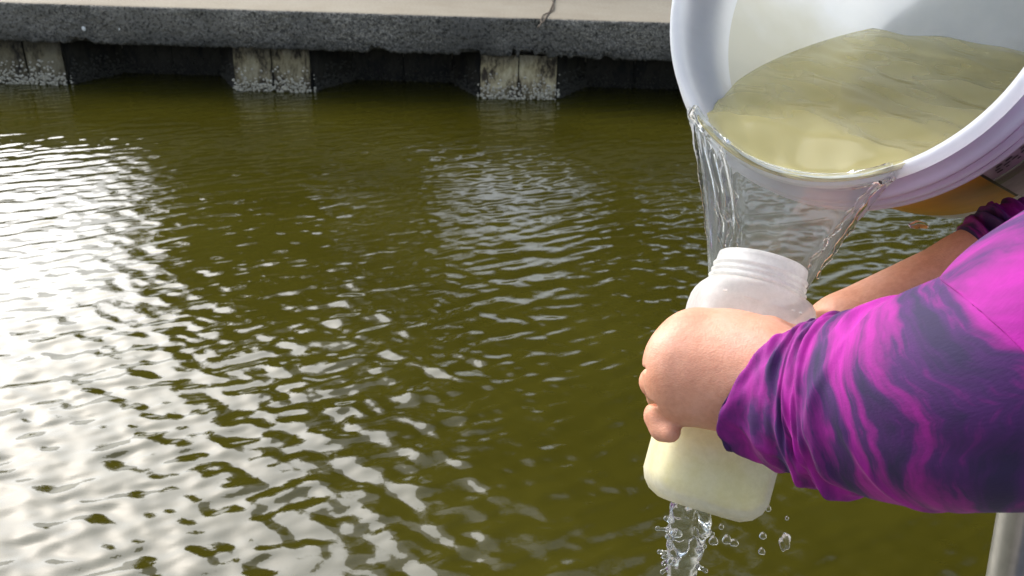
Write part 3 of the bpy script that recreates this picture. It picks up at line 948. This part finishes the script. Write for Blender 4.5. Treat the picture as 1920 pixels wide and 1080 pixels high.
# loose drops
drops = [((1440, 954), .0022, 'tiny drop close to the lower right corner of the bottle'), ((1475, 972), .0017, 'tiny drop highest and farthest right of the bottle foot'),
         ((1363, 1012), .0034, 'elongated drop just right of the splashing run-off'), ((1376, 1018), .0030, 'rounder drop touching the elongated one right of the run-off'),
         ((1430, 1005), .0026, 'upper drop of the vertical pair below the bottle corner'), ((1428, 1034), .0030, 'lower drop of the vertical pair below the bottle corner'),
         ((1472, 1016), .0058, 'largest ring-like drop, at the right of the falling drops'), ((1338, 1014), .0036, 'drop breaking away from the right side of the run-off'),
         ((1268, 998), .0030, 'drop flung to the upper left of the run-off'), ((1260, 1052), .0032, 'drop at the lower left of the run-off'),
         ((1352, 988), .0020, 'tiny drop hanging right under the bottle foot'), ((1723, 422), .0042, 'flat drop hanging below the bucket wall at the ochre label')]
for (xy, r, lab) in drops:
    bm = bmesh.new(); bmesh.ops.create_icosphere(bm, subdivisions=3, radius=r)
    c = Vector(P(*xy, .70))
    sc_ = (1.9, 1, .7) if xy[0] == 1723 else ((.75, .75, 1.5) if r > .005 else (random.uniform(.8, 1.2), 1, random.uniform(.9, 1.4)))
    for v_ in bm.verts:
        v_.co = Vector((v_.co.x * sc_[0], v_.co.y * sc_[1], v_.co.z * sc_[2])) + v_.co.normalized() * r * .12 * math.sin(v_.co.x * 900 + v_.co.z * 700)
    o = bm_obj('water_drop', bm, M['clear'], None, True)
    o.data.transform(Matrix.Identity(4))
    for v_ in o.data.vertices: pass
    o.location = c
    tag(o, lab, 'water drop', 'drops of water in the air')

# ================================================================== PERSON
# left arm: back of the hand to the camera, fingers wrapped round the left edge of the bottle
wrist = P(1415, 700, .622)
l_el = P(1890, 752, .478)
l_sh = np.array([.56, .47, 1.63])
r_wr = P(1590, 622, .765)
r_el = P(2070, 455, .735)
r_sh = np.array([.70, .80, 1.62])
_c = np.array([P(a_, b_, d_) for a_ in (1180, 1620) for b_ in (540, 870) for d_ in (.56, .77)])
lo, hi = _c.min(0), _c.max(0)
H = Field(lo - .01, hi + .01, .0015)
H.cap(P(1560, 738, .575), wrist, .037, .0305, .01)
mcp = dict(i=P(1300, 634, .634), m=P(1266, 664, .627), r=P(1262, 712, .627), p=P(1278, 752, .633))
for k_, p_ in mcp.items():
    H.cap(wrist + (p_ - wrist) * .08, p_, .029, .0178 if k_ != 'p' else .0160, .022)
H.chain([P(1425, 684, .636), P(1350, 656, .641), P(1304, 636, .644)], [.0260, .0235, .0172], .018)          # web of the thumb
H.cap(P(1400, 745, .636), P(1308, 748, .648), .0265, .0185, .014)          # heel of the hand
H.cap(P(1350, 690, .632), P(1300, 690, .634), .028, .025, .02)
K = .0035
H.chain([mcp['i'], P(1272, 642, .672), P(1274, 652, .712), P(1300, 655, .735)], [.0140, .0118, .0098, .0080], K)
H.chain([mcp['m'], P(1244, 678, .668), P(1248, 700, .715), P(1288, 702, .742)], [.0145, .0118, .0098, .0082], K)
H.chain([mcp['r'], P(1229, 716, .652), P(1236, 745, .708), P(1276, 750, .738)], [.0138, .0114, .0094, .0078], K)
H.chain([mcp['p'], P(1237, 780, .640), P(1243, 803, .636), P(1256, 810, .629)], [.0130, .0110, .0092, .0078], K)
H.chain([P(1395, 668, .642), P(1440, 640, .660), P(1500, 650, .665), P(1560, 665, .700)], [.024, .0165, .0125, .009], .012)   # thumb
for (cx_, cy_), (ra_, rb_, rc_) in (((1210, 750), (.012, .0024, .022)), ((1208, 690), (.007, .0018, .020))):
    H.ell(P(cx_, cy_, .640), [rt * .97 - up * .2, up * .97 + rt * .2, fw], (ra_, rb_, rc_), cut=True)       # gaps between the fingers
for k_, p_ in mcp.items():                                # low knuckle bumps
    H.ell(p_ - fw * .010 + rt * .002, [rt, up, fw], (.0085, .0070, .0085 if k_ != 'p' else .0070), .006)
v, q = H.mesh(); v1 = relax(v, q, 5); hand = (v1, q)
# right arm
lo = np.minimum.reduce([P(1440, 760, .70), r_wr - .06, r_el - .06]); hi = np.maximum.reduce([P(1440, 560, .86), r_wr + .06, r_el + .06])
A = Field(lo - .03, hi + .03, .0022)
A.chain([r_el, (r_el * .55 + r_wr * .45), r_wr], [.052, .048, .035], .01)
hb = P(1490, 668, .79)
A.cap(r_wr, hb, .026, .020, .014); A.cap(r_wr, P(1500, 640, .792), .024, .018, .014); A.cap(r_wr, P(1495, 700, .787), .024, .018, .014)
for k in range(4):
    y_ = 632 + k * 26
    A.chain([P(1500, y_ + 6, .792), P(1440, y_ + 4, .775), P(1385, y_ + 8, .762), P(1345, y_ + 12, .757)], [.0105, .0098, .009, .0078], .004)
A.chain([P(1530, 640, .778), P(1528, 612, .745), P(1520, 622, .71)], [.014, .0115, .0095], .008)
v, q = A.mesh(); arm = (relax(v, q, 3), q)
# the rest of the body
hip = np.array([.80, .58, 1.02]); neck = np.array([.66, .64, 1.70])
B = Field([.15, .20, .30], [1.15, 1.15, 2.15], .009)
chest = np.array([.68, .63, 1.50])
fdir = np.array([-.93, .37, 0]); sdir = np.array([.37, .93, 0])
B.ell(chest, [fdir, sdir, (0, 0, 1)], (.11, .165, .20), .05)
B.ell(np.array([.73, .61, 1.28]), [fdir, sdir, (0, 0, 1)], (.11, .145, .18), .06)
B.ell(np.array([.78, .59, 1.08]), [fdir, sdir, (0, 0, 1)], (.12, .165, .14), .06)
B.cap(neck - (0, 0, .08), neck + (-.03, .01, .10), .055, .05, .03)
for sh, el in ((l_sh, l_el), (r_sh, r_el)):
    B.cap(sh + (.05, .03 if sh is l_sh else -.03, 0), sh, .062, .060, .04); B.cap(sh, el, .056, .042, .03)
B.cap(l_el, wrist, .042, .026, .02)
lh, rh = hip - sdir * .09, hip + sdir * .09
lf, rf = np.array([.70, .42, DOCK_Z + .07]), np.array([.82, .74, DOCK_Z + .07])
for a, b in ((lh, lf), (rh, rf)):
    kn = (a + b) / 2 + fdir * .03
    B.cap(a, kn, .082, .055, .05); B.cap(kn, b, .052, .036, .03); B.cap(b - (0, 0, .03), b + fdir * .14 - (0, 0, .04), .034, .026, .02)
head = neck + np.array([-.05, .02, .20])
B.ell(head, [fdir, sdir, (0, 0, 1)], (.095, .075, .12), .02)
B.ell(head + fdir * .03 - (0, 0, .06), [fdir, sdir, (0, 0, 1)], (.06, .055, .06), .03)
B.cap(head + fdir * .092 + (0, 0, .01), head + fdir * .112 - (0, 0, .022), .008, .013, .012)
B.cap(head + fdir * .084 - (0, 0, .052) - sdir * .018, head + fdir * .084 - (0, 0, .052) + sdir * .018, .011, .011, .008)
for s_ in (-1, 1): B.ell(head + sdir * s_ * .078, [fdir, sdir, (0, 0, 1)], (.02, .009, .032), .006)
v, q = B.mesh(); body = (relax(v, q, 2), q)
v, q = join_np([hand, arm, body])
person = empty('person', (.76, .58, DOCK_Z))
tag(person, 'person in a magenta and purple tie-dye long-sleeved top filling the bottle', 'person')
mesh_np('body', v, q, M['skin'], person)
# nail of the little finger and eyes
for s_ in (-1, 1):
    c = head + fdir * .080 + sdir * s_ * .032 + np.array([0, 0, .012])
    bm = bmesh.new(); bmesh.ops.create_uvsphere(bm, u_segments=16, v_segments=10, radius=.013); bmesh.ops.translate(bm, vec=Vector(c), verts=bm.verts)
    e_ = bm_obj('eye', bm, M['eye'], person, True)
    bm = bmesh.new(); bmesh.ops.create_uvsphere(bm, u_segments=12, v_segments=8, radius=.006); bmesh.ops.translate(bm, vec=Vector(c + fdir * .0085), verts=bm.verts)
    bm_obj('iris', bm, M['iris'], person, True)
Hr = Field(head - .18, head + .18, .007)
Hr.ell(head + (0, 0, .015) - fdir * .018, [fdir, sdir, (0, 0, 1)], (.105, .088, .125), .02)
Hr.ell(head + fdir * .10 - (0, 0, .035), [fdir, sdir, (0, 0, 1)], (.085, .07, .10), cut=True)
Hr.cap(head - fdir * .11 + (0, 0, .02), head - fdir * .13 - (0, 0, .12), .032, .018, .02)
v, q = Hr.mesh(); mesh_np('hair', v, q, M['hair'], person)
Tr = Field([.40, .22, .36], [1.15, 1.0, 1.22], .009)
Tr.ell(np.array([.78, .59, 1.06]), [fdir, sdir, (0, 0, 1)], (.135, .182, .14), .05)
for a, b in ((lh, lf), (rh, rf)):
    kn = (a + b) / 2 + fdir * .03
    Tr.cap(a, kn, .096, .068, .04); Tr.cap(kn, b + (0, 0, .04), .068, .055, .03)
v, q = Tr.mesh(); mesh_np('trousers', relax(v, q, 2), q, M['trousers'], person)
for b in (lf, rf):
    Sh = Field(b - .22, b + .22, .006)
    Sh.cap(b - (0, 0, .03), b + fdir * .15 - (0, 0, .037), .043, .033, .02); Sh.d = np.maximum(Sh.d, DOCK_Z + .001 - Sh.Z).astype(np.float32)
    v, q = Sh.mesh(); mesh_np('shoe', v, q, M['shoe'], person)
# shirt body
S = Field([.35, .25, .95], [1.1, 1.1, 1.85], .008)
S.ell(chest, [fdir, sdir, (0, 0, 1)], (.128, .185, .21), .05)
S.ell(np.array([.73, .61, 1.28]), [fdir, sdir, (0, 0, 1)], (.132, .168, .20), .06)
S.ell(np.array([.78, .59, 1.09]), [fdir, sdir, (0, 0, 1)], (.15, .195, .13), .06)
S.cap(neck - (0, 0, .10), neck - (0, 0, .01), .09, .062, .04)
for sh in (l_sh, r_sh): S.cap(sh + (.08, .05 if sh is l_sh else -.05, 0), sh, .075, .072, .05)
v, q = S.mesh(); v = relax(v, q, 2)
uvs = np.stack([v[:, 2] * 1.0, np.arctan2(v[:, 1] - .62, v[:, 0] - .72) / (2 * np.pi)], -1)
mesh_np('shirt', v, q, M['fabric'], person, uv=uvs)

def sleeve(name, ctr, rads, mat, parent, seed, nu=420, nv=150, gather=.5, squash=None):
    """a knitted sleeve swept along the arm, gathered at the cuff; every fold is geometry"""
    r = np.random.default_rng(seed)
    pr = spline(np.column_stack([ctr, rads]), nu)
    p, rad = pr[:, :3], pr[:, 3]
    # even spacing
    seg = np.r_[0, np.cumsum(np.linalg.norm(np.diff(p, axis=0), axis=1))]
    L = seg[-1]; s = np.linspace(0, 1, nu) ** 1.25 * L
    p = np.stack([np.interp(s, seg, p[:, k]) for k in range(3)], -1); rad = np.interp(s, seg, rad)
    t, N, Bb = frames(p)
    a = np.linspace(0, 2 * np.pi, nv, endpoint=False)
    SS, AA = np.meshgrid(s, a, indexing='ij')
    disp = np.zeros_like(SS)
    SU = 1.15 * L * (SS / L) ** .72
    # gathers: many narrow rings that wander, fork and fade round the arm
    for k in range(64):
        s0 = L * r.random() ** 2.2 * .8 + .020
        c_ = r.uniform(0, 2 * np.pi); wid = r.uniform(.7, 1.9); sig = r.uniform(.0018, .0040) * (1 + 4.2 * s0 / L)
        sk = r.normal() * (.008 + .05 * s0 / L); amp = r.uniform(.0016, .0034) * r.choice([1, 1, -.8]) * math.exp(-s0 / L * .9)
        da = (AA - c_ + np.pi) % (2 * np.pi) - np.pi
        env = np.exp(-(da / wid) ** 2)
        disp += amp * env * np.exp(-((SS - s0 - sk * da - .004 * np.sin(da * 2.3 + k)) / sig) ** 2)
    for k in range(34):
        s0 = .006 + .075 * r.random(); c_ = r.uniform(0, 2 * np.pi); wid = r.uniform(1.0, 2.4)
        da = (AA - c_ + np.pi) % (2 * np.pi) - np.pi
        disp += r.uniform(.0016, .0036) * np.exp(-(da / wid) ** 2) * np.exp(-((SS - s0 - r.normal() * .006 * da - .0015 * np.sin(da * 3 + k)) / r.uniform(.0012, .0024)) ** 2)
    for k in range(10):                          # long soft drags
        s0 = r.uniform(.15, .95) * L; c_ = r.uniform(0, 2 * np.pi)
        da = (AA - c_ + np.pi) % (2 * np.pi) - np.pi
        disp += r.uniform(-.004, .0045) * np.exp(-(da / .9) ** 2) * np.exp(-((SS - s0 - .07 * da) / (.018)) ** 2)
    disp -= np.maximum(disp.mean(axis=1, keepdims=True), 0) * .9
    hem = np.clip(1 - SS / .012, 0, 1)
    R2 = rad[:, None] + disp * gather * 2 * (1 - .8 * hem)
    outer_ = p[:, None] + R2[..., None] * (np.cos(AA)[..., None] * N[:, None] + np.sin(AA)[..., None] * Bb[:, None])
    inner_ = p[:, None] + (R2 - .0022)[..., None] * (np.cos(AA)[..., None] * N[:, None] + np.sin(AA)[..., None] * Bb[:, None])
    inner_ = inner_[:60]
    V = np.vstack([inner_[::-1].reshape(-1, 3), outer_.reshape(-1, 3)])
    UVs = np.vstack([np.stack([SU, AA / (2 * np.pi)], -1)[:60][::-1].reshape(-1, 2), np.stack([SU, AA / (2 * np.pi)], -1).reshape(-1, 2)])
    # keep the seam of the dye pattern continuous: mirror the angle
    UVs[:, 1] = np.abs(UVs[:, 1] * 2 - 1)
    return mesh_np(name, V, grid_faces(nu + 60, nv, True), mat, parent, uv=UVs)
ctr = [P(1416, 703, .628), P(1438, 718, .620), P(1470, 738, .610), P(1505, 752, .594), P(1570, 756, .575), P(1700, 752, .536), P(1820, 735, .500), P(1940, 700, .478), P(2080, 600, .472), l_sh * .6 + P(2080, 600, .472) * .4, l_sh]
rad = [.0328, .0375, .0445, .0495, .0555, .0620, .0660, .0690, .0720, .076, .080]
sleeve('sleeve', ctr, rad, M['fabric'], person, 11)
cr = [r_el + (r_wr - r_el) * f for f in (.47, .40, .25, 0)] + [r_el * .5 + r_sh * .5, r_sh]
sleeve('sleeve', cr, [.050, .056, .058, .061, .066, .078], M['fabric'], person, 5, 260, 110, gather=.9)
